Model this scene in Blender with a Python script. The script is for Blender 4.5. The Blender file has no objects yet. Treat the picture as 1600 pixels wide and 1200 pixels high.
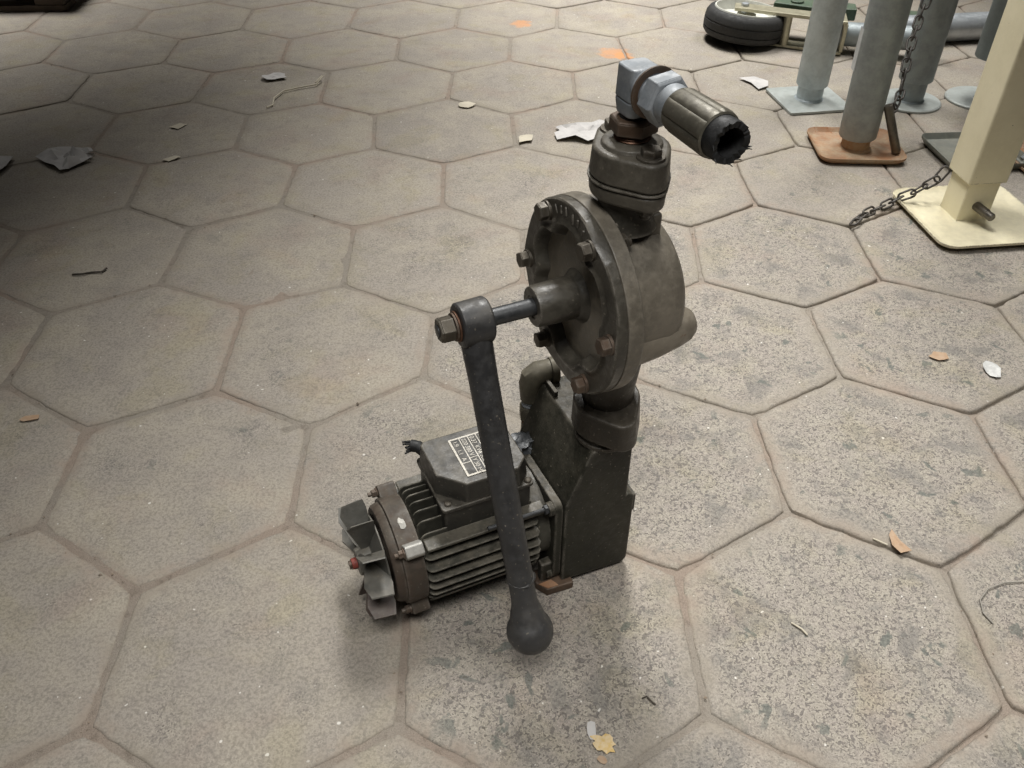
import bpy, bmesh, math, random
from mathutils import Vector, Matrix, noise
random.seed(7)
R = math.radians
scene = bpy.context.scene
C = scene.collection

# ------------------------------------------------------------------ camera
cd = bpy.data.cameras.new('camera'); cam = bpy.data.objects.new('camera', cd); C.objects.link(cam)
r_ = Vector((0.99971731, -0.02370302, 0.00186031)); u_ = Vector((0.01378318, 0.64152573, 0.76697768)); f_ = Vector((0.01937313, 0.76673522, -0.64167109))
M = Matrix(((r_.x, u_.x, -f_.x, -0.40624), (r_.y, u_.y, -f_.y, -0.59701), (r_.z, u_.z, -f_.z, 0.91040), (0, 0, 0, 1)))
cam.matrix_world = M
cd.sensor_width = 36; cd.lens = 36 * 1347.12 / 1600; cd.clip_start = 0.02; cd.clip_end = 100
scene.camera = cam

# ------------------------------------------------------------------ light
world = bpy.data.worlds.new('World'); scene.world = world; world.use_nodes = True
bg = world.node_tree.nodes['Background']
bg.inputs[0].default_value = (1.0, 0.97, 0.92, 1); bg.inputs[1].default_value = 0.018

def area(name, loc, target, sx, sy, power, col=(1, .985, .955), spread=180):
    l = bpy.data.lights.new(name, 'AREA'); l.shape = 'RECTANGLE'; l.size = sx; l.size_y = sy
    l.energy = power; l.color = col; l.spread = R(spread)
    o = bpy.data.objects.new(name, l); C.objects.link(o)
    o.location = loc
    o.rotation_euler = (Vector(target) - Vector(loc)).to_track_quat('-Z', 'Y').to_euler()
    return o
# a narrow roof light behind the pump; broader fill lamps added beyond it, to the right, left rear and over the foreground
area('roof_and_fill_light', (-.27, 1.42, 2.3), (.0, .55, 0), .40, 1.0, 13.5, spread=72)
area('roof_and_fill_light', (-.1, 3.0, 2.3), (-.05, 2.6, 0), .5, 1.2, 17.5, spread=66)
area('roof_and_fill_light', (1.15, 2.3, 2.3), (1.0, 1.9, 0), .5, 1.4, 8.5, spread=72)
area('roof_and_fill_light', (-3.1, 3.1, 2.3), (-2.75, 3.0, 0), 1.1, 1.6, 26, spread=70)
area('roof_and_fill_light', (.9, .5, 2.3), (.75, .5, 0), .5, 1.2, .8, spread=72)
area('roof_and_fill_light', (.5, -.7, 2.3), (.4, -.5, 0), .9, .7, 4.3, spread=74)
area('roof_and_fill_light', (-.55, -.9, 2.3), (-.40, -.25, 0), .7, .7, 4.5, spread=64)

scene.view_settings.view_transform = 'Standard'; scene.view_settings.look = 'None'
scene.view_settings.gamma = 1; scene.view_settings.use_curve_mapping = False
scene.view_settings.exposure = 0.0

# ------------------------------------------------------------------ node helpers
class NT:
    def __init__(s, name):
        s.m = bpy.data.materials.new(name); s.m.use_nodes = True
        s.t = s.m.node_tree; s.b = s.t.nodes['Principled BSDF']
        s._co = None
    def n(s, typ, **kw):
        o = s.t.nodes.new(typ)
        for k, v in kw.items(): setattr(o, k, v)
        return o
    def put(s, sock, v):
        if isinstance(v, bpy.types.NodeSocket): s.t.links.new(v, sock)
        elif isinstance(v, (tuple, list)) and sock.type == 'RGBA': sock.default_value = (*v[:3], 1)
        else: sock.default_value = v
    def co(s, kind='Object'):
        if kind == 'World':
            return s.n('ShaderNodeNewGeometry').outputs['Position']
        return s.n('ShaderNodeTexCoord').outputs[kind]
    def noise(s, co, scale, detail=3, rough=.55, dist=0, col=False):
        o = s.n('ShaderNodeTexNoise'); s.put(o.inputs['Vector'], co)
        o.inputs['Scale'].default_value = scale; o.inputs['Detail'].default_value = detail
        o.inputs['Roughness'].default_value = rough; o.inputs['Distortion'].default_value = dist
        return o.outputs['Color' if col else 'Fac']
    def step(s, v, lo, hi, a=0., b=1.):
        o = s.n('ShaderNodeMapRange'); o.interpolation_type = 'SMOOTHSTEP'
        s.put(o.inputs[0], v)
        for i, q in zip((1, 2, 3, 4), (lo, hi, a, b)): s.put(o.inputs[i], q)
        return o.outputs[0]
    def math(s, op, a, b=0.):
        o = s.n('ShaderNodeMath', operation=op); s.put(o.inputs[0], a); s.put(o.inputs[1], b)
        return o.outputs[0]
    def mix(s, f, a, b, mode='MIX'):
        o = s.n('ShaderNodeMix', data_type='RGBA', blend_type=mode)
        s.put(o.inputs[0], f); s.put(o.inputs[6], a); s.put(o.inputs[7], b)
        return o.outputs[2]
    def bump(s, h, strength=.3, dist=.002, normal=None):
        o = s.n('ShaderNodeBump'); o.inputs['Strength'].default_value = strength; o.inputs['Distance'].default_value = dist
        s.put(o.inputs['Height'], h)
        if normal is not None: s.put(o.inputs['Normal'], normal)
        return o.outputs[0]
    def done(s, col, rough, metal=0., normal=None, spec=.5):
        s.put(s.b.inputs['Base Color'], col); s.put(s.b.inputs['Roughness'], rough); s.put(s.b.inputs['Metallic'], metal)
        s.b.inputs['Specular IOR Level'].default_value = spec
        if normal is not None: s.put(s.b.inputs['Normal'], normal)
        return s.m

DUST = (.20, .175, .135); RUST = (.24, .085, .025)
def surface(name, c1, c2, rough=(.45, .7), metal=0., dust=.0, rust=.0, rustcol=RUST, chip=0., chipcol=(.4, .4, .4),
            grain=.25, gscale=350, spec=.5, big=18, hi=None, wear=.0, wearcol=(.22, .2, .17)):
    t = NT(name); co = t.co('World')
    nb = t.noise(co, big, 5, .65)
    nf = t.noise(co, 120, 4, .6)
    ng = t.noise(co, gscale, 3, .6)
    col = t.mix(t.step(nb, .35, .65), c1, c2)
    col = t.mix(t.math('MULTIPLY', t.step(nf, .42, .7), .35), col, tuple(x * (hi or (1.6 if max(c1) < .2 else 1.12)) for x in c1))
    rg = t.step(nf, .3, .7, rough[0], rough[1])
    met = metal
    if dust:
        nz = t.n('ShaderNodeSeparateXYZ'); t.put(nz.inputs[0], t.n('ShaderNodeNewGeometry').outputs['Normal'])
        f = t.math('MULTIPLY', t.step(nz.outputs[2], .15, 1.), t.step(t.noise(co, 45, 6, .7), .3, .72))
        f = t.math('MULTIPLY', f, dust)
        col = t.mix(f, col, DUST); rg = t.math('MAXIMUM', rg, t.math('MULTIPLY', f, .95))
    if dust and max(c1) < .2:
        f = t.step(t.noise(co, 260, 1, .4), .70, .76)
        col = t.mix(t.math('MULTIPLY', f, .55), col, DUST)
        f = t.step(t.noise(co, 70, 6, .75), .52, .72)
        col = t.mix(t.math('MULTIPLY', f, .35), col, tuple(x * .5 for x in c2))
    if wear:
        bv = t.n('ShaderNodeBevel', samples=3); bv.inputs[0].default_value = .0045
        g = t.n('ShaderNodeNewGeometry').outputs['Normal']
        d = t.n('ShaderNodeVectorMath', operation='DOT_PRODUCT'); t.put(d.inputs[0], bv.outputs[0]); t.put(d.inputs[1], g)
        e = t.math('MULTIPLY', t.step(d.outputs['Value'], .99, .86), t.step(t.noise(co, 90, 4, .7), .36, .56))
        col = t.mix(t.math('MULTIPLY', e, wear), col, wearcol)
    if rust:
        f = t.math('MULTIPLY', t.step(t.noise(co, 30, 6, .72), .72 - .2 * rust, .80 - .2 * rust), min(1., .5 + rust))
        col = t.mix(f, col, t.mix(t.noise(co, 200, 3), rustcol, tuple(x * .45 for x in rustcol)))
        rg = t.math('MAXIMUM', rg, t.math('MULTIPLY', f, .85))
        if metal: met = t.math('MULTIPLY', t.math('SUBTRACT', 1., f), metal)
    if chip:
        f = t.step(t.noise(co, 130, 2, .5), .80 - .1 * chip, .815 - .1 * chip)
        col = t.mix(f, col, chipcol)
    h = t.math('ADD', t.math('MULTIPLY', ng, .5), nf)
    return t.done(col, rg, met, t.bump(h, grain, .0012), spec)

MAT = {}
MAT['housing'] = surface('olive_cast_paint', (.185, .162, .127), (.110, .097, .076), (.34, .58), dust=.32, rust=.12, wear=.8, grain=.45)
MAT['cover'] = surface('dark_cast_paint', (.072, .065, .051), (.040, .036, .029), (.30, .54), dust=.3, rust=.05, wear=.9, grain=.4)
MAT['gear'] = surface('gearbox_paint_core_shade', (.025, .0242, .017), (.0175, .017, .0125), (.42, .64), dust=.55, rust=.08, wear=.8, grain=.4, spec=.3)
MAT['motor'] = surface('motor_paint', (.056, .054, .042), (.040, .038, .030), (.38, .62), dust=.6, rust=.05, wear=1., wearcol=(.20, .185, .15), grain=.4)
MAT['shield'] = surface('rusty_shield', (.062, .042, .030), (.045, .036, .027), (.5, .75), dust=.35, rust=.22, rustcol=(.11, .055, .03), wear=.6)
MAT['plastic'] = surface('fan_plastic', (.118, .115, .102), (.088, .086, .076), (.45, .62), dust=.5, grain=.1, wear=.5)
MAT['plasticbrown'] = surface('fan_plastic_brown', (.088, .062, .054), (.066, .05, .044), (.45, .62), dust=.4, grain=.1, wear=.5)
MAT['lug'] = surface('rusty_lug', (.215, .188, .147), (.14, .118, .088), (.34, .6), dust=.3, rust=.34, rustcol=(.20, .085, .035), wear=.8, grain=.5)
MAT['flange'] = surface('flange_paint', (.105, .094, .074), (.062, .055, .044), (.36, .6), dust=.3, rust=.08, wear=.9, grain=.5)
MAT['collar'] = surface('dark_collar', (.045, .037, .027), (.030, .025, .019), (.36, .6), dust=.2, rust=.06, wear=.8, grain=.5)
MAT['box'] = surface('terminal_box_plastic', (.036, .034, .028), (.027, .025, .021), (.36, .56), dust=.5, grain=.15, wear=.7)
MAT['crank'] = surface('crank_paint', (.040, .040, .041), (.027, .027, .028), (.36, .62), dust=.25, rust=.16, chip=.45, chipcol=(.22, .2, .17), grain=.2)
MAT['bolt'] = surface('dark_bolt', (.085, .072, .052), (.055, .046, .036), (.38, .6), metal=.4, dust=.2, rust=.15, wear=.6)
MAT['boltrust'] = surface('rusty_bolt', (.11, .07, .045), (.07, .048, .034), (.5, .7), metal=.3, rust=.25, rustcol=(.16, .075, .04), wear=.5)
MAT['shaft'] = surface('blued_shaft', (.06, .062, .064), (.042, .044, .046), (.34, .55), metal=.35, rust=.08)
MAT['zinc'] = surface('zinc_fitting', (.36, .38, .40), (.20, .225, .25), (.48, .70), metal=.3, dust=.2, grain=.35, big=60)
MAT['bronze'] = surface('bronze_sleeve', (.135, .124, .096), (.10, .092, .072), (.38, .58), metal=.4, dust=.2, grain=.2)
MAT['brass'] = surface('brass_fitting', (.155, .14, .10), (.11, .098, .072), (.5, .72), metal=.25, dust=.35, rust=.1)
MAT['copper'] = surface('copper_thread', (.17, .085, .05), (.10, .06, .04), (.38, .6), metal=.5)
MAT['rubber'] = surface('rubber', (.009, .009, .009), (.015, .015, .015), (.5, .8), grain=.5)
MAT['galv'] = surface('galvanised_post', (.58, .645, .665), (.45, .51, .53), (.42, .62), metal=.3, rust=.05, dust=.15, chip=.1, chipcol=(.06, .06, .05), big=26)
MAT['galvdark'] = surface('weathered_post', (.33, .37, .38), (.245, .275, .285), (.42, .62), metal=.3, rust=.06, chip=.15, chipcol=(.06, .06, .05), big=26)
MAT['galvblue'] = surface('blue_grey_post', (.30, .35, .365), (.25, .29, .30), (.5, .65), metal=.2)
MAT['galvbright'] = surface('bright_galvanised', (.55, .58, .6), (.42, .45, .47), (.28, .42), metal=.5)
MAT['plategrey'] = surface('galvanised_plate', (.45, .48, .46), (.36, .39, .37), (.45, .65), metal=.2, rust=.1, dust=.2, chip=.2, chipcol=(.08, .07, .05))
MAT['platedark'] = surface('dull_plate', (.25, .25, .21), (.17, .18, .16), (.5, .7), metal=.2, dust=.3)
MAT['rustplate'] = surface('rust_plate', (.33, .155, .07), (.42, .31, .20), (.6, .85), rust=.5, rustcol=(.33, .12, .04), big=16, grain=.4, dust=.4)
MAT['cream'] = surface('cream_paint', (.80, .735, .53), (.74, .675, .475), (.38, .55), rust=.10, rustcol=(.42, .27, .12), chip=.35, chipcol=(.10, .08, .05), grain=.2, big=9, wear=1., wearcol=(.13, .10, .07), hi=1.03, dust=.2)
MAT['steel'] = surface('pin_steel', (.17, .15, .12), (.11, .10, .085), (.35, .55), metal=.5, rust=.18)
MAT['chain'] = surface('chain_steel', (.10, .09, .08), (.07, .065, .06), (.35, .6), metal=.5, rust=.12)
MAT['zincyellow'] = surface('yellow_zinc', (.52, .49, .36), (.42, .39, .28), (.35, .5), metal=.5, dust=.2)
MAT['green'] = surface('green_paint', (.085, .13, .085), (.06, .10, .065), (.4, .6), dust=.3)
MAT['rim'] = surface('pale_rim', (.66, .66, .60), (.54, .54, .48), (.4, .6), dust=.2, rust=.08)
MAT['tyre'] = surface('tyre_rubber', (.022, .022, .022), (.034, .033, .031), (.6, .85), grain=.6, gscale=180)
MAT['wood'] = surface('old_wood', (.10, .075, .055), (.07, .055, .04), (.7, .9), grain=.5)
MAT['paper'] = surface('paper', (.56, .54, .52), (.46, .445, .43), (.7, .9), grain=.1)
MAT['leaf'] = surface('dry_leaf', (.40, .265, .165), (.44, .32, .22), (.6, .8), grain=.2, big=90)
MAT['yellow'] = surface('yellow_scrap', (.66, .46, .17), (.72, .6, .42), (.6, .8), grain=.2, big=120)
MAT['straw'] = surface('straw', (.58, .53, .42), (.5, .45, .35), (.6, .8))
MAT['wire'] = surface('grey_wire', (.30, .28, .24), (.24, .22, .19), (.5, .7))
MAT['darkbit'] = surface('dark_debris', (.05, .042, .033), (.07, .055, .04), (.7, .9))
MAT['clear'] = surface('cloudy_plastic', (.62, .62, .60), (.5, .5, .48), (.15, .3))
MAT['whiteprint'] = surface('plate_white', (.46, .43, .37), (.36, .335, .285), (.35, .5), metal=.2, rust=.05, rustcol=(.2, .16, .12))
MAT['blackprint'] = surface('plate_black', (.022, .021, .019), (.03, .028, .025), (.4, .6), dust=.3)
MAT['red'] = surface('red_paint', (.30, .055, .04), (.14, .045, .032), (.5, .7))
MAT['grit'] = surface('grit', (.34, .27, .20), (.20, .165, .13), (.8, .95), big=140)
MAT['tape'] = surface('grey_tape', (.065, .07, .075), (.12, .125, .13), (.3, .5), grain=.6, gscale=90, big=70)
MAT['silverpaint'] = surface('silver_chip', (.42, .41, .38), (.30, .29, .26), (.35, .55), metal=.3, dust=.2)
MAT['black'] = surface('black_hole', (.008, .008, .008), (.01, .01, .01), (.7, .9))

def paver_material():
    t = NT('paver_concrete'); co = t.co('World')
    at = lambda nm, ty='OBJECT': t.n('ShaderNodeAttribute', attribute_type=ty, attribute_name=nm).outputs['Fac']
    wear = at('wear'); tint = at('tint'); edge = at('edge', 'GEOMETRY')
    smooth = t.mix(tint, (.285, .256, .222), (.34, .305, .262))
    cloud = t.noise(co, 7, 5, .6); cloud2 = t.noise(co, 26, 5, .65)
    smooth = t.mix(t.step(cloud, .35, .68), smooth, (.36, .322, .262))
    smooth = t.mix(t.math('MULTIPLY', t.step(cloud2, .48, .7), .5), smooth, (.25, .222, .195))
    olive = t.step(t.noise(co, 9, 4, .6, .4), .50, .68); mauve = t.step(t.noise(co, 6.5, 4, .6, .3), .52, .70)
    # worn skin: pale cement paste with darker aggregate showing through
    wv = t.noise(co, 185, 3, .58, 1.2)
    wv2 = t.noise(co, 62, 4, .62, .8)
    amt = t.math('ADD', wear, t.math('MULTIPLY', t.math('SUBTRACT', t.noise(co, 11, 4, .6), .5), 1.5))
    amt = t.step(amt, .15, .8)
    inner = t.step(edge, .25, 1.)
    amt = t.math('MULTIPLY', amt, t.math('ADD', .35, t.math('MULTIPLY', inner, .65)))
    worn = t.mix(t.step(cloud2, .38, .66), (.302, .268, .237), (.340, .308, .258))
    base = t.mix(amt, smooth, worn)
    rid = t.math('ABSOLUTE', t.math('SUBTRACT', wv, .5))
    vein = t.math('MULTIPLY', t.step(rid, .05, .012), amt)
    base = t.mix(t.math('MULTIPLY', vein, .62), base, (.44, .40, .332))
    spot = t.math('MULTIPLY', t.step(wv, .525, .60), amt)
    base = t.mix(t.math('MULTIPLY', spot, .9), base, (.165, .148, .134))
    soft = t.math('MULTIPLY', t.step(t.noise(co, 17, 5, .6, .5), .50, .66), amt)
    base = t.mix(t.math('MULTIPLY', soft, .65), base, (.185, .175, .16))
    blot = t.math('MULTIPLY', t.step(wv2, .58, .68), amt)
    base = t.mix(t.math('MULTIPLY', blot, .5), base, (.19, .182, .165))
    teal = t.math('MULTIPLY', t.step(t.noise(co, 24, 4, .55, .6), .63, .67), amt)
    base = t.mix(t.math('MULTIPLY', teal, .8), base, (.13, .14, .125))
    pit = t.math('MULTIPLY', t.step(t.noise(co, 240, 2, .5), .625, .66), t.math('ADD', .35, amt))
    base = t.mix(t.math('MULTIPLY', t.math('MINIMUM', pit, 1.), .8), base, (.095, .085, .072))
    mid = t.noise(co, 240, 4, .65)
    base = t.mix(.45, base, t.mix(t.step(mid, .32, .68), (.24, .24, .24), (.76, .76, .76)), 'OVERLAY')
    # fine sand grain, tiny white chips
    fg = t.noise(co, 750, 3, .6)
    base = t.mix(.55, base, t.mix(fg, (.25, .25, .25), (.75, .75, .75)), 'OVERLAY')
    white = t.step(t.noise(co, 110, 1, .4), .775, .79)
    base = t.mix(t.math('MULTIPLY', white, .8), base, (.75, .72, .66))
    base = t.mix(t.math('MULTIPLY', olive, .55), base, (.97, .96, .82), 'MULTIPLY')
    base = t.mix(t.math('MULTIPLY', mauve, .6), base, (.99, .92, .90), 'MULTIPLY')
    # soil smeared over the arrises
    dirt = t.math('MULTIPLY', t.step(edge, .75, 0.), t.step(t.noise(co, 30, 5, .65), .36, .62))
    base = t.mix(t.math('MULTIPLY', dirt, .75), base, t.mix(t.step(t.noise(co, 5, 2), .42, .62), (.30, .265, .215), (.335, .268, .215)))
    # orange paint spots on the floor
    for (x, y, r) in ((-.303, 2.336, .045), (-.03, 2.052, .06), (-.01, 2.03, .04)):
        vm = t.n('ShaderNodeVectorMath', operation='DISTANCE')
        t.put(vm.inputs[0], co); vm.inputs[1].default_value = (x, y, 0)
        d = t.math('ADD', vm.outputs['Value'], t.math('MULTIPLY', t.math('SUBTRACT', t.noise(co, 40, 4), .5), .08))
        base = t.mix(t.math('MULTIPLY', t.step(d, r, r * .4), .6), base, (.60, .27, .10))
    h = t.math('ADD', t.math('MULTIPLY', fg, .35), t.math('MULTIPLY', t.math('ADD', spot, pit), -.7))
    nrm = t.bump(h, .45, .0016)
    nrm = t.bump(t.noise(co, 16, 4, .6), .25, .006, nrm)
    return t.done(base, t.step(wv2, .3, .7, .72, .9), 0., nrm, .35)
MAT['paver'] = paver_material()

def sand_material():
    t = NT('joint_sand'); co = t.co('World')
    a = t.mix(t.step(t.noise(co, 5, 3), .4, .62), (.315, .282, .238), (.335, .272, .222))
    a = t.mix(t.math('MULTIPLY', t.step(t.noise(co, 60, 5, .7), .50, .72), .6), a, (.17, .14, .11))
    fg = t.noise(co, 600, 3, .7)
    a = t.mix(.7, a, t.mix(fg, (.2, .2, .2), (.8, .8, .8)), 'OVERLAY')
    n = t.bump(t.math('ADD', fg, t.noise(co, 120, 4, .7)), .8, .003)
    return t.done(a, .92, 0., n, .2)
MAT['sand'] = sand_material()

# ------------------------------------------------------------------ mesh helpers
class MB:
    def __init__(s): s.v = []; s.f = []
    def add(s, vs, fs, mx=None):
        o = len(s.v)
        s.v += [(mx @ Vector(p)) if mx else Vector(p) for p in vs]
        s.f += [tuple(i + o for i in f) for f in fs]
        return s
    def box(s, lo, hi, mx=None):
        x0, y0, z0 = lo; x1, y1, z1 = hi
        return s.add([(x0, y0, z0), (x1, y0, z0), (x1, y1, z0), (x0, y1, z0), (x0, y0, z1), (x1, y0, z1), (x1, y1, z1), (x0, y1, z1)],
                     [(3, 2, 1, 0), (4, 5, 6, 7), (0, 1, 5, 4), (1, 2, 6, 5), (2, 3, 7, 6), (3, 0, 4, 7)], mx)
    def prism(s, poly, z0, z1, mx=None, top=None, z2=None):
        n = len(poly); top = top or poly
        vs = [(x, y, z0) for x, y in poly] + [(x, y, z1) for x, y in top]
        fs = [tuple(range(n - 1, -1, -1)), tuple(range(n, 2 * n))] + [(i, (i + 1) % n, n + (i + 1) % n, n + i) for i in range(n)]
        return s.add(vs, fs, mx)
    def lathe(s, prof, seg=32, mx=None, closed=True, sx=1., sy=1.):
        # prof: list of (z, r) about local z
        vs = []; fs = []; rings = []
        for z, r in prof:
            if r < 1e-6: rings.append([len(vs)]); vs.append((0, 0, z))
            else:
                rings.append(list(range(len(vs), len(vs) + seg)))
                vs += [(r * sx * math.cos(2 * math.pi * i / seg), r * sy * math.sin(2 * math.pi * i / seg), z) for i in range(seg)]
        for a, b in zip(rings, rings[1:]):
            for i in range(seg):
                j = (i + 1) % seg
                if len(a) == 1 and len(b) == 1: continue
                if len(a) == 1: fs.append((a[0], b[j], b[i]))
                elif len(b) == 1: fs.append((a[i], a[j], b[0]))
                else: fs.append((a[i], a[j], b[j], b[i]))
        if closed:
            if len(rings[0]) > 1: fs.append(tuple(reversed(rings[0])))
            if len(rings[-1]) > 1: fs.append(tuple(rings[-1]))
        return s.add(vs, fs, mx)
    def cyl(s, p0, p1, r0, r1=None, seg=20):
        p0 = Vector(p0); p1 = Vector(p1); r1 = r0 if r1 is None else r1
        return s.lathe([(0, r0), ((p1 - p0).length, r1)], seg, axis(p0, p1))
    def tube(s, pts, rad, seg=8, cap=True):
        pts = [Vector(p) for p in pts]; n = len(pts)
        rad = rad if isinstance(rad, (list, tuple)) else [rad] * n
        up = None; rings = []; vs = []; fs = []
        for i, p in enumerate(pts):
            d = (pts[min(i + 1, n - 1)] - pts[max(i - 1, 0)]).normalized()
            if up is None: up = d.orthogonal().normalized()
            up = (up - d * up.dot(d)).normalized(); sd = d.cross(up)
            rings.append(list(range(len(vs), len(vs) + seg)))
            vs += [p + rad[i] * (math.cos(2 * math.pi * k / seg) * up + math.sin(2 * math.pi * k / seg) * sd) for k in range(seg)]
        for a, b in zip(rings, rings[1:]):
            fs += [(a[i], a[(i + 1) % seg], b[(i + 1) % seg], b[i]) for i in range(seg)]
        if cap: fs += [tuple(reversed(rings[0])), tuple(rings[-1])]
        return s.add(vs, fs)
    def ring(s, pts, r, seg=6):
        n = len(pts); pts = [Vector(p) for p in pts]; vs = []; fs = []
        c = sum(pts, Vector()) / n
        nrm = (pts[0] - c).cross(pts[n // 4] - c).normalized()
        for i, p in enumerate(pts):
            d = (pts[(i + 1) % n] - pts[i - 1]).normalized(); o = d.cross(nrm).normalized()
            vs += [p + r * (math.cos(2 * math.pi * k / seg) * o + math.sin(2 * math.pi * k / seg) * nrm) for k in range(seg)]
        for i in range(n):
            j = (i + 1) % n
            fs += [(i * seg + k, i * seg + (k + 1) % seg, j * seg + (k + 1) % seg, j * seg + k) for k in range(seg)]
        return s.add(vs, fs)
    def build(s, name, mat, parent=None, smooth=35, bevel=0., seg=2, fix=True):
        me = bpy.data.meshes.new(name); me.from_pydata([tuple(v) for v in s.v], [], s.f)
        if fix:
            bm = bmesh.new(); bm.from_mesh(me); bmesh.ops.recalc_face_normals(bm, faces=bm.faces); bm.to_mesh(me); bm.free()
        me.materials.append(MAT[mat])
        if smooth:
            me.polygons.foreach_set('use_smooth', [True] * len(me.polygons))
            me.set_sharp_from_angle(angle=R(smooth))
        o = bpy.data.objects.new(name, me); C.objects.link(o)
        if parent: o.parent = parent
        if bevel:
            b = o.modifiers.new('bevel', 'BEVEL'); b.width = bevel; b.segments = seg; b.limit_method = 'ANGLE'; b.angle_limit = R(38)
            b.harden_normals = True
        return o

def axis(p0, p1):
    p0 = Vector(p0); d = (Vector(p1) - p0).normalized()
    return Matrix.Translation(p0) @ d.to_track_quat('Z', 'Y').to_matrix().to_4x4()
AX = lambda y, z: Matrix.Translation((0, y, z)) @ Matrix(((0, 0, 1, 0), (1, 0, 0, 0), (0, 1, 0, 0), (0, 0, 0, 1)))  # local z -> x
def hexpoly(r, ph=0.): return [(r * math.cos(R(60 * k + ph)), r * math.sin(R(60 * k + ph))) for k in range(6)]
def hexnut(mb, p0, p1, r, ph=0.):
    L = (Vector(p1) - Vector(p0)).length; mx = axis(p0, p1)
    h = hexpoly(r, ph); t = hexpoly(r * .9, ph)
    mb.prism(h, 0, L * .86, mx); mb.prism(h, L * .86, L, mx, top=t)
    return mb
def hull(pts):
    pts = sorted(set((round(x, 6), round(y, 6)) for x, y in pts))
    def half(ps):
        o = []
        for p in ps:
            while len(o) > 1 and (o[-1][0] - o[-2][0]) * (p[1] - o[-2][1]) - (o[-1][1] - o[-2][1]) * (p[0] - o[-2][0]) <= 1e-12: o.pop()
            o.append(p)
        return o[:-1]
    return half(pts) + half(pts[::-1])
def circpts(cx, cy, r, n=28): return [(cx + r * math.cos(2 * math.pi * i / n), cy + r * math.sin(2 * math.pi * i / n)) for i in range(n)]
def rrect(x0, y0, x1, y1, r, n=5):
    o = []
    for cx, cy, a in ((x1 - r, y1 - r, 0), (x0 + r, y1 - r, 90), (x0 + r, y0 + r, 180), (x1 - r, y0 + r, 270)):
        o += [(cx + r * math.cos(R(a + 90 * k / n)), cy + r * math.sin(R(a + 90 * k / n))) for k in range(n + 1)]
    return o
def thing(name, label, cat, loc=(0, 0, 0), rz=0, group=None):
    o = bpy.data.objects.new(name, None); C.objects.link(o); o.location = loc; o.rotation_euler = (0, 0, rz)
    o.empty_display_size = .05
    return tag(o, label, cat, group)
def tag(o, label, cat, group=None):
    o['label'] = label; o['category'] = cat
    if group: o['group'] = group
    return o
def origin(o, loc):  # move a top-level mesh's origin without moving its shape
    o.data.transform(Matrix.Translation(-Vector(loc))); o.location = loc
    return o

# ------------------------------------------------------------------ ground: joint sand and hexagonal pavers
S = .2; s3 = math.sqrt(3)
OFF = [((0,0,0),2,4),((0,0,1),6,2),((0,0,2),0,5),((0,0,4),1,4),((0,0,5),2,1),((1,1,5),0,3),((1,1,0),-3,-1),((1,1,1),1,1),((2,2,5),-2,-2),((2,2,0),-6,-9),((2,2,1),3,-1),((1,2,0),-6,-9),((2,3,1),2,-7),((2,3,0),-1,-6),((2,3,5),12,-1),((3,4,5),-2,3),((3,4,0),0,-8),((-2,1,5),-1,-6),((-2,1,0),5,-17),((-2,1,1),-4,-6),((-2,1,2),0,-3),((-2,1,3),-3,-11),((-2,1,4),5,1),((-2,0,4),0,3),((-2,0,2),1,-3),((-2,2,5),-3,7),((-2,2,0),-5,2),((-2,2,1),1,19),((-1,3,5),-3,13),((-1,3,0),-5,7),((-1,3,1),-6,9),((-1,3,2),-1,-10),((-1,4,4),8,8),((-1,4,5),-9,14),((-1,4,0),4,1),((-1,4,1),-3,7),((0,5,5),-7,3),((0,5,0),-3,-19),((0,5,1),-21,-4),((0,5,2),-4,-6),((0,6,4),-2,-4),((0,6,5),2,9),((0,6,0),10,-6),((0,6,1),-10,13),((-1,6,5),5,5),((-1,6,0),11,-10),((-1,6,4),11,7),((-1,6,3),0,13)]
def cen(r, u): return Vector((s3 * r - s3 / 2 * u, 1.5 * u)) * S
def lat(r, u, k): return cen(r, u) + Vector((math.cos(R(90 - 60 * k)), math.sin(R(90 - 60 * k)))) * S
key = lambda p: (round(p.x * 100), round(p.y * 100))
VO = {}
for t_, dx, dy in OFF: VO[key(lat(*t_))] = Vector((dx, dy)) * .001
def corner(r, u, k):
    p = lat(r, u, k); kk = key(p)
    if kk not in VO: VO[kk] = Vector((random.gauss(0, .005), random.gauss(0, .005)))
    return p + VO[kk]

def filled(x, y):  # joints near the pump are packed with soil, those by the posts stand open
    return max(0., min(1., (.55 - x) / .9 + .18 * noise.noise(Vector((x * 3, y * 3, 1)))))
X0, X1, Y0, Y1, NX, NY = -3.1, 2.5, -.9, 3.9, 330, 290
gm = MB()
for j in range(NY + 1):
    for i in range(NX + 1):
        x = X0 + (X1 - X0) * i / NX; y = Y0 + (Y1 - Y0) * j / NY
        fl = filled(x, y)
        z = -.0095 + .0076 * fl + (.0008 + .0006 * fl) * noise.noise(Vector((x * 13, y * 13, 0))) + .0008 * noise.noise(Vector((x * 45, y * 45, 4)))
        gm.v.append(Vector((x, y, z)))
for j in range(NY):
    for i in range(NX):
        a = j * (NX + 1) + i; gm.f.append((a, a + 1, a + NX + 2, a + NX + 1))
ground = gm.build('ground', 'sand', smooth=180, fix=False); ground['kind'] = 'structure'
far = MB().add([(-9, -5, -.025), (9, -5, -.025), (9, 10, -.025), (-9, 10, -.025)], [(0, 1, 2, 3)]).build('subsoil', 'sand', smooth=0)
far['kind'] = 'structure'

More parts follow.
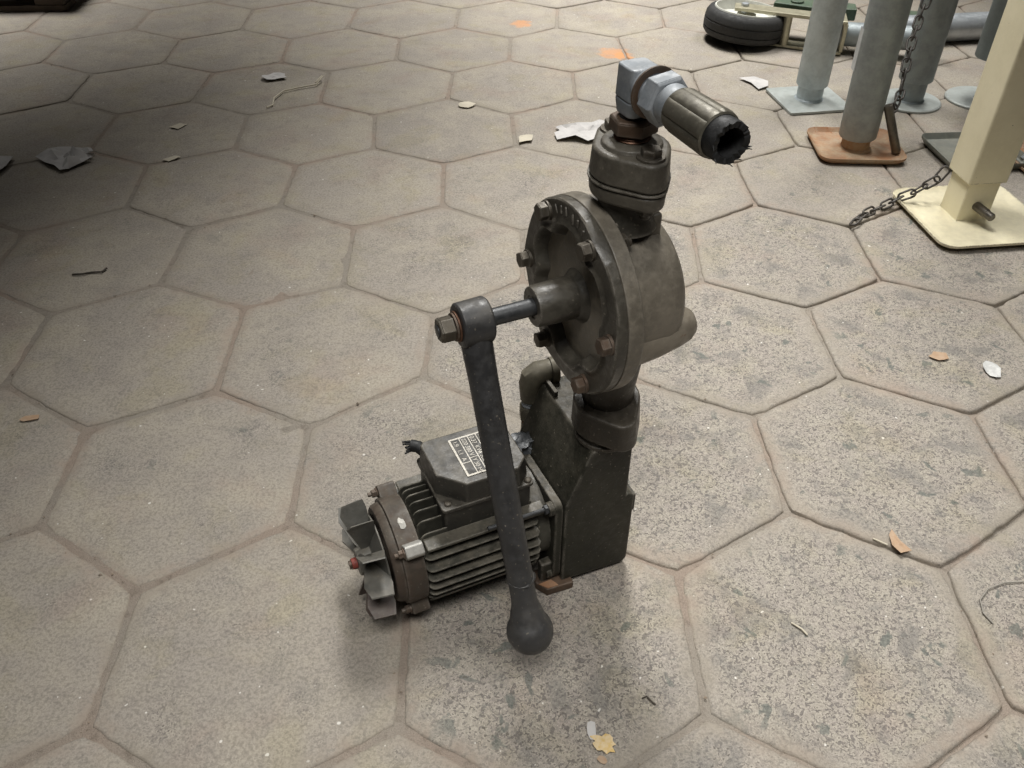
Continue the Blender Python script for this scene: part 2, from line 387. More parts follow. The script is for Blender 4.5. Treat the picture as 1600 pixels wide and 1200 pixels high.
def make_paver(r, u):
    c = cen(r, u); P = [corner(r, u, k) for k in range(6)]
    m = sum(P, Vector((0, 0))) / 6
    gap = .0014 + .0013 * filled(c.x, c.y) + .0010 * random.random()
    NS = 14; out = []
    for k in range(6):
        a, b = P[k], P[(k + 1) % 6]
        d = (b - a); L = d.length; d /= L; nn = Vector((-d.y, d.x))
        if nn.dot(m - a) < 0: nn = -nn
        for i in range(NS):
            tt = i / NS
            p = a + d * L * tt
            out.append((p, nn))
    ring0 = []
    for idx, (p, nn) in enumerate(out):
        dirc = (m - p).normalized()
        w = gap + .0022 * noise.noise(Vector((p.x * 55, p.y * 55, r * 7 + u * 3))) + .0016 * noise.noise(Vector((p.x * 140, p.y * 140, r * 5 + u * 11)))
        if idx % NS == 0: w += .0025 + .002 * random.random()      # worn corners
        elif idx % NS in (1, NS - 1): w += .0015
        q = p + (nn * w if idx % NS else dirc * w)
        ring0.append(q)
    def inset(ring, dist, jit=0.):
        return [q + (m - q).normalized() * (dist + jit * noise.noise(Vector((q.x * 50, q.y * 50, 3.3)))) for q in ring]
    tilt = Vector((random.uniform(-.003, .003), random.uniform(-.003, .003))); dz = random.uniform(-.0008, .0012)
    H = lambda q: dz + tilt.dot(q - m)
    rings = [(ring0, -.05), (ring0, -.0045), (inset(ring0, .0012), -.0016), (inset(ring0, .0045, .002), -.0002), (inset(ring0, .022, .008), 0), (inset(ring0, .055, .02), 0)]
    n = len(ring0); me_v = []; me_e = []; fs = []
    ev = (0, 0, 0, .12, .6, 1)
    for (rg, z), e in zip(rings, ev):
        for q in rg:
            me_v.append((q.x - c.x, q.y - c.y, z + H(q) + (.0006 * noise.noise(Vector((q.x * 20, q.y * 20, 8))) if z > -.003 else 0))); me_e.append(e)
    for a in range(len(rings) - 1):
        for i in range(n):
            j = (i + 1) % n; fs.append((a * n + j, a * n + i, (a + 1) * n + i, (a + 1) * n + j))
    me_v.append((m.x - c.x, m.y - c.y, dz)); me_e.append(1)
    b = (len(rings) - 1) * n
    for i in range(n): fs.append((b + (i + 1) % n, b + i, len(me_v) - 1))
    me = bpy.data.meshes.new('paver'); me.from_pydata(me_v, [], fs)
    at = me.attributes.new('edge', 'FLOAT', 'POINT'); at.data.foreach_set('value', me_e)
    bm = bmesh.new(); bm.from_mesh(me); bmesh.ops.recalc_face_normals(bm, faces=bm.faces); bm.to_mesh(me); bm.free()
    me.polygons.foreach_set('use_smooth', [True] * len(me.polygons)); me.set_sharp_from_angle(angle=R(50))
    me.materials.append(MAT['paver'])
    o = bpy.data.objects.new('paver', me); C.objects.link(o); o.parent = ground; o.location = (c.x, c.y, 0)
    # how far the cement skin has worn off this paver (worn in the lane right of the pump)
    x, y = c.x, c.y
    w = 1 / (1 + math.exp(-(x + .42) / .13)) * (1 / (1 + math.exp((y - 1.15) / .18)))
    o['wear'] = max(.02, min(1., .95 * w + (.16 if y < 1. else .04) + random.gauss(0, .06)))
    o['tint'] = max(0., min(1., .45 + random.gauss(0, .25)))
    return o
for u in range(-3, 13):
    for r in range(-12, 14):
        c = cen(r, u)
        if -2.75 < c.x < 2.2 and -.62 < c.y < 3.5: make_paver(r, u)

# ------------------------------------------------------------------ the pump with its electric motor
PUMP = thing('motor_pump', 'dark hand-crank pump on a gearbox with electric motor, standing on the pavers', 'pump', (-0.2378, 0.1197, .0015), R(22.8))
MY, MZ = .075, .085       # motor axis
PY, PZ = .035, .422       # pump axis
# --- motor
mb = MB().lathe([(-.268, .046), (-.112, .046)], 40, AX(MY, MZ))
body = mb.build('motor_body', 'gear', PUMP, bevel=.001)  # core takes the darker gearbox paint, painting in shade between the fins
def fin(pts2, x0, x1, rr=.010):  # a flat plate along x; pts2: (p_in, p_out, thick dir)
    (iy, iz), (oy, oz), t_ = pts2
    d = Vector((0, oy - iy, oz - iz)); L = d.length; d.normalize(); tn = Vector((0, -d.z, d.y)) * t_
    prof = [(x0 + .001, 0), (x0, L - rr)]
    prof += [(x0 + rr * .8 - rr * .8 * math.cos(R(a)), L - rr + rr * math.sin(R(a))) for a in (30, 60, 90)]
    prof += [(x1 - .004, L), (x1, L - .004), (x1, 0)]
    m_ = MB(); base = Vector((0, iy, iz)); n = len(prof); vs = []
    for sg in (-1, 1):
        for x, h in prof:
            vs.append(base + Vector((x, 0, 0)) + d * h + tn * sg * (1 - .45 * h / L))
    m_.add(vs, [tuple(range(n)), tuple(range(2 * n - 1, n - 1, -1))] + [(i, (i + 1) % n, n + (i + 1) % n, n + i) for i in range(n)])
    return m_
for sgn in (-1, 1):
    for k in range(-4, 3):
        h = k * .0140 + .008
        ro = .0715; ri = .044
        yo = math.sqrt(ro * ro - h * h); yi = math.sqrt(max(0, ri * ri - h * h)) if abs(h) < ri else .012
        yo = max(yo, .054)
        fin(((MY + sgn * yi, MZ + h), (MY + sgn * yo, MZ + h), .0017), -.266, -.122).build('cooling_fin', 'motor', body, smooth=40, bevel=.0005)
    for k in range(-3, 4):
        h = k * .0135
        zo = math.sqrt(.0715 ** 2 - h * h); zi = math.sqrt(.047 ** 2 - h * h)
        if sgn < 0: zo = min(zo, .066)
        fin(((MY + h, MZ + sgn * zi), (MY + h, MZ + sgn * zo), .0016), -.264, -.124).build('cooling_fin', 'motor', body, smooth=40, bevel=.0005)
    MB().box((-.262, MY + sgn * .050 - .010, MZ + .048), (-.112, MY + sgn * .050 + .009, MZ + .0525)).build('side_ledge', 'motor', body, bevel=.0015)
# --- end shield
prof = [(-.2655, .0), (-.2655, .0655), (-.284, .0665), (-.2905, .0655), (-.291, .0618), (-.2985, .0602), (-.3015, .0575), (-.3015, .050), (-.297, .046), (-.297, .030), (-.301, .026), (-.301, .0)]
shield = MB().lathe(prof, 56, AX(MY, MZ)).build('end_shield', 'shield', PUMP, smooth=30, bevel=.0008)
for a_ in (45, 135, 225, 315):
    ca, sa = math.cos(R(a_)), math.sin(R(a_))
    mx = Matrix.Translation((-.287, MY, MZ)) @ Matrix.Rotation(R(a_), 4, 'X')
    MB().prism([(-.0095, .058), (.0095, .058), (.0085, .077), (.006, .0805), (-.006, .0805), (-.0085, .077)], 0, .022,
               mx @ Matrix(((0, 0, 1, 0), (0, 1, 0, 0), (-1, 0, 0, 0), (0, 0, 0, 1)))).build('mounting_ear', 'shield' if a_ != 135 else 'silverpaint', shield, bevel=.0015)
    py, pz = MY + .0725 * ca, MZ + .0725 * sa
    m_ = MB(); m_.cyl((-.2868, py, pz), (-.289, py, pz), .0062); hexnut(m_, (-.2888, py, pz), (-.2945, py, pz), .0052); m_.cyl((-.294, py, pz), (-.299, py, pz), .0027, seg=10)
    m_.build('bolt', 'boltrust', shield, bevel=.0004)
# paint chip on the shield
m_ = MB(); ch = []
for i in range(11):
    a_ = 2 * math.pi * i / 11; rr = random.uniform(.7, 1.15)
    th = .125 * rr * math.sin(a_) + R(74); xx = -.2785 + .0042 * rr * math.cos(a_)
    ch.append((xx, MY - .0668 * math.cos(th), MZ + .0668 * math.sin(th)))
m_.add(ch + [(-.2785, MY - .0671 * math.cos(R(74)), MZ + .0671 * math.sin(R(74)))], [(i, (i + 1) % 11, 11) for i in range(11)])
m_.build('paint_chip', 'silverpaint', shield, smooth=0)
# --- fan
fan = thing_fan = MB().lathe([(-.3045, 0), (-.3045, .050), (-.3065, .0505), (-.310, .040), (-.316, .0195), (-.333, .0165), (-.3335, .0)], 40, AX(MY, MZ)).build('fan', 'plastic', PUMP, bevel=.0006)
for k in range(10):
    a_ = R(36 * k + 8)
    m_ = MB(); vs = []
    prof = [(-.306, .012), (-.324, .014), (-.330, .030), (-.3385, .058), (-.3345, .0715), (-.309, .0740), (-.3060, .062)]
    for sg in (-1, 1):
        for x, rr in prof:
            cv = .26 * (rr / .06) ** 2 - .1          # slight curl
            e = Vector((x, rr * math.cos(a_ + cv) - sg * .0008 * math.sin(a_), rr * math.sin(a_ + cv) + sg * .0008 * math.cos(a_)))
            vs.append(e + Vector((0, MY, MZ)))
    n = len(prof)
    m_.add(vs, [tuple(range(n)), tuple(range(2 * n - 1, n - 1, -1))] + [(i, (i + 1) % n, n + (i + 1) % n, n + i) for i in range(n)])
    m_.build('fan_blade', 'plasticbrown' if k in (5, 6, 7, 8) else 'plastic', fan, smooth=25)
m_ = MB().cyl((-.333, MY, MZ), (-.340, MY, MZ), .0068, seg=18)
m_.build('shaft_end', 'red', fan, bevel=.0008)
MB().cyl((-.3395, MY, MZ), (-.343, MY, MZ), .0048, seg=12).build('circlip', 'boltrust', fan)
# --- terminal box
X_0, X_1, Y_0, Y_1 = -.236, -.122, .030, .124
tb = MB().prism(rrect(X_0 + .003, Y_0 + .003, X_1 - .003, Y_1 - .003, .004), .118, .170).build('terminal_box', 'box', PUMP, bevel=.0012)
MB().prism(rrect(X_0, Y_0, X_1, Y_1, .005), .1705, .1755).build('lid_rim', 'box', tb, bevel=.0012)
cx_ = .03
def octo(i): return [(X_0 + i, Y_0 + cx_ + i * .4), (X_0 + cx_ + i * .4, Y_0 + i), (X_1 - cx_ * .55 - i * .4, Y_0 + i), (X_1 - i, Y_0 + cx_ * .55 + i * .4), (X_1 - i, Y_1 - cx_ * .55 - i * .4), (X_1 - cx_ * .55 - i * .4, Y_1 - i), (X_0 + .008 + i * .4, Y_1 - i), (X_0 + i, Y_1 - .008 - i * .4)]
LZ = .2035
lid = MB().prism(octo(.0015), .1752, LZ, top=octo(.0042)).build('lid', 'box', tb, bevel=.002, seg=3)
for (x, y) in ((X_0 + .0095, Y_0 + .0095), (X_1 - .006, Y_0 + .006), (X_0 + .008, Y_1 - .008), (X_1 - .006, Y_1 - .006)):
    m_ = MB().lathe([(.1754, .0046), (.1772, .0044), (.1782, .0030), (.1782, 0)], 16, Matrix.Translation((x, y, 0)))
    m_.build('screw', 'bolt', tb, smooth=50)
m_ = MB(); m_.tube([(X_0 + .014, Y_1 - .012, .186), (X_0 + .006, Y_1 + .004, .189), (X_0 - .002, Y_1 + .009, .190)], .0075, 14)
for k in range(9):
    a_ = 2 * math.pi * k / 9
    p = Vector((X_0 - .001, Y_1 + .0085, .190)) + Vector((0, .005 * math.cos(a_), .006 * math.sin(a_)))
    m_.tube([p, p + Vector((-.006 - .004 * random.random(), .001 * math.cos(a_), .002 * math.sin(a_)))], .0013, 5)
m_.build('cable_stub', 'rubber', tb)
# --- nameplate, lettering reads towards the crank side
NP = Matrix.Translation((-.1995, .108, LZ + .0003)) @ Matrix(((0, 1, 0, 0), (-1, 0, 0, 0), (0, 0, 1, 0), (0, 0, 0, 1)))   # u along -y, v along +x
PW, PH = .064, .046
plate = MB().prism(rrect(0, 0, PW, PH, .001, 2), 0, .0007, NP).build('nameplate', 'whiteprint', PUMP)
rows = [(.0025, .0125), (.0137, .0232), (.0244, .0335), (.0347, .0435)]
cells = {0: [(.0025, .042), (.0432, .0615)], 1: [(.0025, .0365), (.0377, .0615)], 2: [(.0025, .0335), (.0347, .0615)], 3: [(.0025, .0615)]}
for ri, (v0, v1) in enumerate(rows):
    for (u0, u1) in cells[ri]:
        MB().box((u0, v0, .0007), (u1, v1, .0009), NP).build('printed_field', 'blackprint', plate, smooth=0)
def text(s, u, v, size, parent, mx, mat='whiteprint', ext=.0001):
    cu = bpy.data.curves.new('lettering', 'FONT'); cu.body = s; cu.size = size; cu.extrude = ext
    tmp = bpy.data.objects.new('tmp', cu); C.objects.link(tmp)
    me = bpy.data.meshes.new_from_object(tmp.evaluated_get(bpy.context.evaluated_depsgraph_get()))
    bpy.data.objects.remove(tmp); bpy.data.curves.remove(cu)
    me.transform(mx @ Matrix.Translation((u, v, .00103))); me.materials.clear(); me.materials.append(MAT[mat])
    o = bpy.data.objects.new('lettering', me); C.objects.link(o); o.parent = parent
for s_, u, v in (('1.9', .005, .0042), ('1.1', .020, .0042), ('A', .0345, .0042), ('220', .0045, .0152), ('380', .0175, .0152), ('V', .0305, .0152), ('Y', .040, .0152), ('50 Hz', .0462, .0152),
                 ('0.37', .0045, .0257), ('KW', .0215, .0257), ('2800', .0375, .0257), ('MOT', .005, .036)):
    text(s_, u, v, .0076, plate, NP)
# --- gearbox
poly = [(-.095, .012), (-.006, .004), (0, .012), (0, .130), (-.006, .134), (-.0115, .1345), (-.0115, .2235), (-.015, .2265), (-.063, .2265), (-.066, .2235), (-.0925, .1535), (-.095, .149)]
MXZ = Matrix(((1, 0, 0, 0), (0, 0, 1, 0), (0, 1, 0, 0), (0, 0, 0, 1)))   # prism poly in xz, depth along y
gear = MB().prism(poly, 0, .138, MXZ).build('gearbox', 'gear', PUMP, smooth=30, bevel=.0022, seg=3)
# adaptor bell and square motor flange
MB().lathe([(-.1245, .0), (-.1245, .058), (-.118, .0605), (-.1055, .0615)], 44, AX(MY, MZ)).build('adaptor_bell', 'motor', gear, bevel=.001)
sq = [(y, z) for y, z in rrect(.004, .014, .146, .150, .012)]
MYZ = Matrix(((0, 0, 1, 0), (1, 0, 0, 0), (0, 1, 0, 0), (0, 0, 0, 1)))
MB().prism(sq, -.106, -.0952, MYZ).build('motor_flange', 'gear', gear, bevel=.0018)
for (y, z) in ((.013, .141), (.137, .141), (.013, .024), (.137, .024)):
    m_ = MB().cyl((-.106, y, z), (-.113, y, z), .0092, .0085, 20)
    m_.build('corner_boss', 'gear', gear, bevel=.001)
m_ = MB().cyl((-.19, .0105, .1465), (-.112, .0125, .1435), .0026, seg=10); hexnut(m_, (-.1125, .0125, .1425), (-.1175, .0125, .1425), .0062)
m_.build('tie_rod', 'shaft', PUMP, bevel=.0003)
MB().box((-.0055, .003, .098), (.0045, .026, .127)).build('side_tab', 'gear', gear, bevel=.002)
ft = MB().prism([(-.127, .010), (-.118, -.006), (-.082, -.0085), (-.078, .024), (-.122, .03)], 0., .013).build('foot', 'boltrust', gear, bevel=.002)
MB().prism([(-.1245, .0055), (-.1165, -.0045), (-.102, -.0055), (-.107, .006)], .0132, .0142).build('rust_patch', 'rustplate', gear)
MB().box((-.120, .008, .012), (-.095, .02, .045)).build('foot_web', 'gear', gear, bevel=.002)
MB().prism([(-.118, .115), (-.08, .115), (-.08, .145), (-.118, .145)], 0, .013).build('foot', 'gear', gear, bevel=.002)
MB().box((-.0615, .104, .2258), (-.0565, .138, .2345)).build('top_lip', 'gear', gear, bevel=.001)
# --- brass fitting behind the gearbox
FX, FY = -.0735, .146
fit = MB().cyl((FX, FY, .118), (FX, FY, .158), .0125, .0115, 20).build('pipe_fitting', 'brass', PUMP, bevel=.001)
m_ = MB(); hexnut(m_, (FX, FY, .166), (FX, FY, .186), .0150, 12); m_.build('union_nut', 'brass', fit, bevel=.0008)
MB().lathe([(.157, .0105), (.160, .0118), (.163, .0105), (.166, .0118)], 18, Matrix.Translation((FX, FY, 0))).build('thread', 'copper', fit)
MB().lathe([(.186, .0105), (.189, .0118), (.1915, .0105), (.194, .0118), (.197, .0105)], 18, Matrix.Translation((FX, FY, 0))).build('thread', 'zinc', fit)
m_ = MB().tube([(FX, FY, .197), (FX, FY, .222), (FX + .002, FY, .230), (FX + .009, FY - .001, .2355), (FX + .026, FY - .004, .237)], [.0130, .0150, .0156, .0152, .0145], 20)
m_.cyl((FX + .024, FY - .004, .237), (FX + .033, FY - .0055, .237), .0165, seg=20)
m_.build('elbow', 'brass', fit, bevel=.001)
# --- grey tape bundle between terminal box and gearbox
m_ = MB(); NU, NV = 22, 14
for i in range(NU):
    for j in range(NV):
        a_ = 2 * math.pi * i / NU; t_ = math.pi * j / (NV - 1)
        rr = 1 + .30 * math.sin(a_ * 6 + t_ * 3.5) * math.sin(t_) + .3 * noise.noise(Vector((math.cos(a_) * 2, math.sin(a_) * 2, t_ * 2)))
        m_.v.append(Vector((-.098 - .020 * math.cos(t_) * rr, .1135 + .014 * math.cos(a_) * math.sin(t_) * rr, .1545 + .0125 * math.sin(a_) * math.sin(t_) * rr)))
for i in range(NU):
    for j in range(NV - 1): m_.f.append((i * NV + j, ((i + 1) % NU) * NV + j, ((i + 1) % NU) * NV + j + 1, i * NV + j + 1))
m_.build('tape_bundle', 'tape', PUMP, smooth=60)
# --- neck and lower oval flange
NX_, NYc = -.0365, .0255
def oval(l, w, e): return hull(circpts(0, 0, w) + circpts(0, l, e) + circpts(0, -l, e))
lf_mx = Matrix.Translation((NX_, NYc, 0))
m_ = MB().lathe([(.2262, .034), (.2315, .034), (.2325, .0305), (.2485, .0305)], 32, lf_mx)
neck = m_.build('lower_neck', 'collar', PUMP, bevel=.001)
tl = Matrix.Translation((NX_, NYc, .2475)) @ Matrix.Rotation(R(5), 4, 'X') @ Matrix.Rotation(R(-5), 4, 'Y')
MB().prism(oval(.036, .039, .0175), 0, .040, tl, top=oval(.036, .037, .0155)).build('oval_flange', 'collar', neck, smooth=25, bevel=.0025, seg=3)
for sg in (-1, 1):
    m_ = MB(); hexnut(m_, (NX_, NYc + sg * .034, .2485 + sg * .002), (NX_, NYc + sg * .034, .2415 + sg * .002), .0095)
    m_.build('bolt', 'bolt', neck, bevel=.0006)
MB().lathe([(.270, .030), (.30, .029), (.345, .034)], 32, lf_mx).build('neck_pipe', 'collar', neck, bevel=.0006)
# --- pump cover: a dished plate with lobed rim around six bolts
CX, CR = -.088, .1005
BA = [2 + 60 * k for k in range(6)]          # bolt angles, 0 = towards the crank side, up = 90
def cover_x(r, th):
    lob = max(math.exp(-(((math.degrees(th) - b_ + 180) % 360 - 180) / 11.) ** 2) for b_ in BA)
    ri = .0765 - .0105 * lob
    def ss(e0, e1, v):
        v = max(0, min(1, (v - e0) / (e1 - e0))); return v * v * (3 - 2 * v)
    x = CX + .019 * (1 - ss(ri - .010, ri + .001, r))
    ridge = math.exp(-((r - ri - .0025) / .003) ** 2) * .0030
    x -= ridge
    x -= lob * .0022 * ss(.076, .082, r)
    fl = max(0, (.046 - r) / .024); x -= .017 * min(1, fl) ** 2.4      # fillet into the boss
    return x
m_ = MB(); NR, NT_ = 46, 144
rs = [.0208 + (CR - .0015 - .0208) * i / (NR - 1) for i in range(NR)] + [CR, CR]
for i, r in enumerate(rs):
    for k in range(NT_):
        th = 2 * math.pi * k / NT_
        x = cover_x(min(r, CR - .002), th)
        if i == NR: x = CX + .0012
        if i == NR + 1: x = CX + .0100
        m_.v.append(Vector((x, PY - r * math.cos(th), PZ + r * math.sin(th))))
for i in range(len(rs) - 1):
    for k in range(NT_):
        m_.f.append((i * NT_ + k, i * NT_ + (k + 1) % NT_, (i + 1) * NT_ + (k + 1) % NT_, (i + 1) * NT_ + k))
cover = m_.build('pump_cover', 'cover', PUMP, smooth=40)
PX = AX(PY, PZ)
MB().lathe([(-.0700, .0225), (-.096, .0222), (-.1245, .0212), (-.1275, .0202), (-.1275, .0125), (-.1262, .0115), (-.1262, 0)], 40, PX).build('shaft_boss', 'cover', cover, bevel=.0006)
for b_ in BA:
    y, z = PY - .0885 * math.cos(R(b_)), PZ + .0885 * math.sin(R(b_))
    m_ = MB(); m_.cyl((CX - .0005, y, z), (CX - .0045, y, z), .0105, .010, 20); hexnut(m_, (CX - .004, y, z), (CX - .0135, y, z), .0092, random.uniform(0, 60))
    m_.build('bolt', 'boltrust' if int(b_) in (2, 302) else 'bolt', cover, bevel=.0006)
# cast marks along the upper rim between two bolts
for i in range(7):
    a_ = R(118 - 7.2 * i); rr = .0905
    y, z = PY - rr * math.cos(a_), PZ + rr * math.sin(a_)
    mx = Matrix.Translation((CX - .0004, y, z)) @ Matrix.Rotation(-a_ + R(90), 4, 'X')
    hl = random.uniform(.003, .0062); wd = random.uniform(.0010, .0019); of = random.uniform(-.0015, .0015)
    m_ = MB().lathe([(-hl, .0), (-hl * .8, wd * .8), (0, wd), (hl * .7, wd * .9), (hl, 0)], 8, mx @ Matrix.Translation((0, of, of)) @ Matrix.Rotation(random.uniform(-.25, .25), 4, 'X'))
    m_.build('cast_mark', 'cover', cover)
# --- pump housing behind the cover
prof = [(-.0772, .0), (-.0772, .0995), (-.0768, .1012), (-.0612, .1012), (-.0605, .1), (-.0605, .0795), (-.052, .0788), (-.012, .0765), (-.001, .0735), (.005, .068), (.0075, .060), (.009, .0)]
hous = MB().lathe(prof, 96, PX).build('pump_housing', 'housing', PUMP, smooth=32, bevel=.001)
m_ = MB()
ly, lz = PY - .050, PZ - .030
m_.lathe([(-.058, .0300), (-.02, .0270), (.006, .0225), (.020, .0190), (.027, .0145), (.0305, .008), (.031, 0)], 28, AX(ly, lz))
m_.build('drain_lug', 'lug', hous, smooth=50)
m_ = MB()
pad = hull([(NX_ - .030, 0), (NX_ + .030, 0)] + [(NX_ - .026, .044), (NX_ + .028, .044)])
m_.box((-.0603, PY - .030, PZ + .045), (-.007, PY + .034, PZ + .0915)).build('top_pad', 'housing', hous, bevel=.003)
m_ = MB().lathe([(.500, .0315), (.512, .0275), (.5345, .0265)], 30, Matrix.Translation((NX_, NYc, 0))).build('upper_neck', 'cover', hous, bevel=.0006)
for b_ in (62,):
    y, z = PY - .0885 * math.cos(R(b_)), PZ + .0885 * math.sin(R(b_))
    m_ = MB(); hexnut(m_, (-.061, y, z), (-.0535, y, z), .0092, 10); m_.cyl((-.054, y, z), (-.049, y, z), .005, seg=12)
    m_.build('nut', 'bolt', hous, bevel=.0006)
# --- outlet flange pair on top
fm = Matrix.Translation((NX_, NYc, 0))
outl = MB().prism(oval(.034, .0355, .0155), .5335, .5495, fm, top=oval(.034, .0372, .0165)).build('outlet_flange', 'flange', PUMP, smooth=25, bevel=.004, seg=3)
MB().prism(oval(.034, .0384, .0172), .5497, .5518, fm).build('gasket', 'cover', outl, smooth=25, bevel=.0006)
MB().prism(oval(.034, .0372, .0165), .5520, .5800, fm, top=oval(.034, .0352, .0150)).build('flange_cap', 'flange', outl, smooth=25, bevel=.004, seg=3)
MB().lathe([(.5795, .0285), (.5835, .027), (.5855, .0225), (.5855, .0)], 36, fm).build('cap_boss', 'flange', outl, smooth=30, bevel=.001)
for sg in (-1, 1):
    m_ = MB(); y = NYc + sg * .0325
    m_.lathe([(.5797, .0135), (.5822, .0128)], 20, Matrix.Translation((NX_, y, 0))); hexnut(m_, (NX_, y, .582), (NX_, y, .589), .0098, 12)
    m_.build('bolt', 'bolt', outl, bevel=.0006)
    m_ = MB(); hexnut(m_, (NX_, y, .5337), (NX_, y, .5265), .0098, 12); m_.cyl((NX_, y, .527), (NX_, y, .5215), .005, seg=12)
    m_.build('nut', 'cover', outl, bevel=.0006)
# --- threaded adaptor and zinc elbow
m_ = MB(); hexnut(m_, (NX_, NYc, .5925), (NX_, NYc, .6055), .0222, 20)
adp = m_.build('hex_adaptor', 'boltrust', PUMP, bevel=.0009)
MB().lathe([(.5853, .0162), (.5868, .0172), (.588, .0160), (.5893, .0172), (.5906, .016), (.5925, .0172)], 30, fm).build('thread', 'copper', adp)
MB().lathe([(.6055, .0135), (.6085, .0135)], 24, fm).build('seal_ring', 'rubber', adp)
EZ = .6355
def sqsec(w, r): return rrect(-w, -w, w, w, r, 4)
ev = MB().prism(sqsec(.0135, .007), .608, .622, fm, top=sqsec(.0148, .0055))
ev.prism(sqsec(.0148, .0055), .622, .6505, fm, top=sqsec(.0140, .005))
elb = ev.build('elbow', 'zinc', PUMP, smooth=30, bevel=.002, seg=3)
HY = Matrix.Translation((NX_, NYc, EZ)) @ Matrix(((1, 0, 0, 0), (0, 0, -1, 0), (0, 1, 0, 0), (0, 0, 0, 1)))   # local z -> -y (towards the viewer)
MB().lathe([(.010, .0145), (.019, .0148), (.021, .0200), (.0262, .0205), (.0275, .019)], 32, HY).build('elbow_collar', 'zinc', elb, bevel=.001)
MB().lathe([(.0272, .0150), (.029, .0158), (.0305, .015), (.032, .0158), (.0335, .015), (.035, .0158), (.037, .015)], 28, HY).build('thread', 'zinc', elb)
MB().lathe([(.0262, .0175), (.0262, .0222), (.0282, .0222), (.0282, .0165)], 32, HY, closed=False).build('washer', 'boltrust', elb)
# --- hose coupling
m_ = MB(); m_.prism(hexpoly(.0222, 8), .0355, .0500, HY); m_.prism(hexpoly(.0222, 8), .0500, .0525, HY, top=hexpoly(.0195, 8))
coup = m_.build('union_nut', 'zinc', PUMP, bevel=.0009)
MB().lathe([(.0525, .0168), (.058, .0165), (.0645, .0158), (.066, .0150)], 30, HY).build('nipple', 'zinc', coup, bevel=.0008)
m_ = MB(); seg = 64; pr_ = [(.0655, .0150), (.0665, .0178), (.0700, .0188), (.1170, .0196), (.1205, .0188), (.1215, .0172)]
vs = []; fs = []
for z, r in pr_:
    for k in range(seg):
        a_ = 2 * math.pi * k / seg
        cr = r * (1 - .075 * math.exp(-(((math.degrees(a_) + 22.5) % 45 - 22.5) / 3.5) ** 2)) if .067 < z < .119 else r
        vs.append((cr * math.cos(a_), cr * math.sin(a_), z))
for i in range(len(pr_) - 1):
    for k in range(seg): fs.append((i * seg + k, i * seg + (k + 1) % seg, (i + 1) * seg + (k + 1) % seg, (i + 1) * seg + k))
m_.add(vs, fs, HY); m_.build('crimp_sleeve', 'bronze', coup, smooth=30)
# torn hose stub
m_ = MB(); vs = []; fs = []
outer = []; inner = []
prof_o = [(.112, .0166), (.124, .0168), (.131, .0172)]
for k in range(seg):
    a_ = 2 * math.pi * k / seg; j = .5 + .5 * noise.noise(Vector((math.cos(a_) * 5, math.sin(a_) * 5, 2)))
    e = .1325 + .0065 * j + .0006 * random.random(); ro = .0166 + .0009 * noise.noise(Vector((math.cos(a_) * 3, math.sin(a_) * 3, 9))); ri_ = .0112 + .0012 * j
    for z, r in prof_o + [(e, ro), (e - .001, ri_), (.118, .0108), (.105, .0105)]: vs.append((r * math.cos(a_), r * math.sin(a_), z))
np_ = len(prof_o) + 4
for k in range(seg):
    for i in range(np_ - 1): fs.append((k * np_ + i, ((k + 1) % seg) * np_ + i, ((k + 1) % seg) * np_ + i + 1, k * np_ + i + 1))
fs.append(tuple(k * np_ + np_ - 1 for k in range(seg)))
m_.add(vs, fs, HY)
for k in range(8):
    a_ = random.uniform(0, 6.283); p = HY @ Vector((.0162 * math.cos(a_), .0162 * math.sin(a_), .135))
    q = HY @ Vector((.0180 * math.cos(a_ + .15), .0180 * math.sin(a_ + .15), .137 + .003 * random.random()))
    m_.tube([p, (p + q) / 2 + Vector((0, 0, .0006)), q], [.0007, .0005, .0003], 5)
m_.build('hose_stub', 'rubber', coup, smooth=40)
# --- drive shaft and crank
sh = MB().lathe([(-.2275, 0), (-.2275, .0060), (-.20, .0062), (-.176, .0088), (-.110, .0090), (-.110, 0)], 28, PX).build('drive_shaft', 'shaft', PUMP, bevel=.0004)
KX = -.1905
kb = Vector((KX + .001, -.104, .100))            # ball centre
hubc = Vector((KX, PY, PZ)); ad = (kb - hubc); AL = ad.length
pa = [(.010, .0160), (.030, .0155), (.055, .0149), (.14, .0146), (.24, .0142), (AL - .046, .0138), (AL - .039, .0143), (AL - .033, .0155), (AL - .028, .0170), (AL - .023, .0184)]
for i in range(13):
    t_ = math.pi * (.28 + .72 * i / 12); pa.append((AL - .0258 * math.cos(t_), max(0., .0258 * math.sin(t_))))
pa[-1] = (pa[-1][0], 0.)
prof_s = []
for z, r in pa:
    if not prof_s or z > prof_s[-1][0] + 1e-5: prof_s.append((z, r))
# cross-section a little flatter along the shaft axis near the hub
m_ = MB(); seg = 40; q_ = ad.normalized(); ex = Vector((1, 0, 0)); ex = (ex - q_ * ex.dot(q_)).normalized(); ey = q_.cross(ex)
fm2 = Matrix(((ex.x, ey.x, q_.x, hubc.x), (ex.y, ey.y, q_.y, hubc.y), (ex.z, ey.z, q_.z, hubc.z), (0, 0, 0, 1)))
m_.lathe(prof_s, seg, fm2)
crank = m_.build('crank_arm', 'crank', PUMP, smooth=45)
MB().lathe([(-.2065, .0), (-.2065, .0205), (-.2045, .0225), (-.1765, .0230), (-.1745, .0212), (-.1745, 0)], 40, PX).build('crank_hub', 'crank', crank, bevel=.0008)
MB().lathe([(-.2068, .0), (-.2068, .0155), (-.2088, .0155), (-.2088, 0)], 28, PX).build('washer', 'copper', crank, bevel=.0003)
MB().lathe([(-.2090, .0), (-.2090, .0142), (-.2112, .0142), (-.2112, 0)], 28, PX).build('lock_washer', 'boltrust', crank, bevel=.0003)
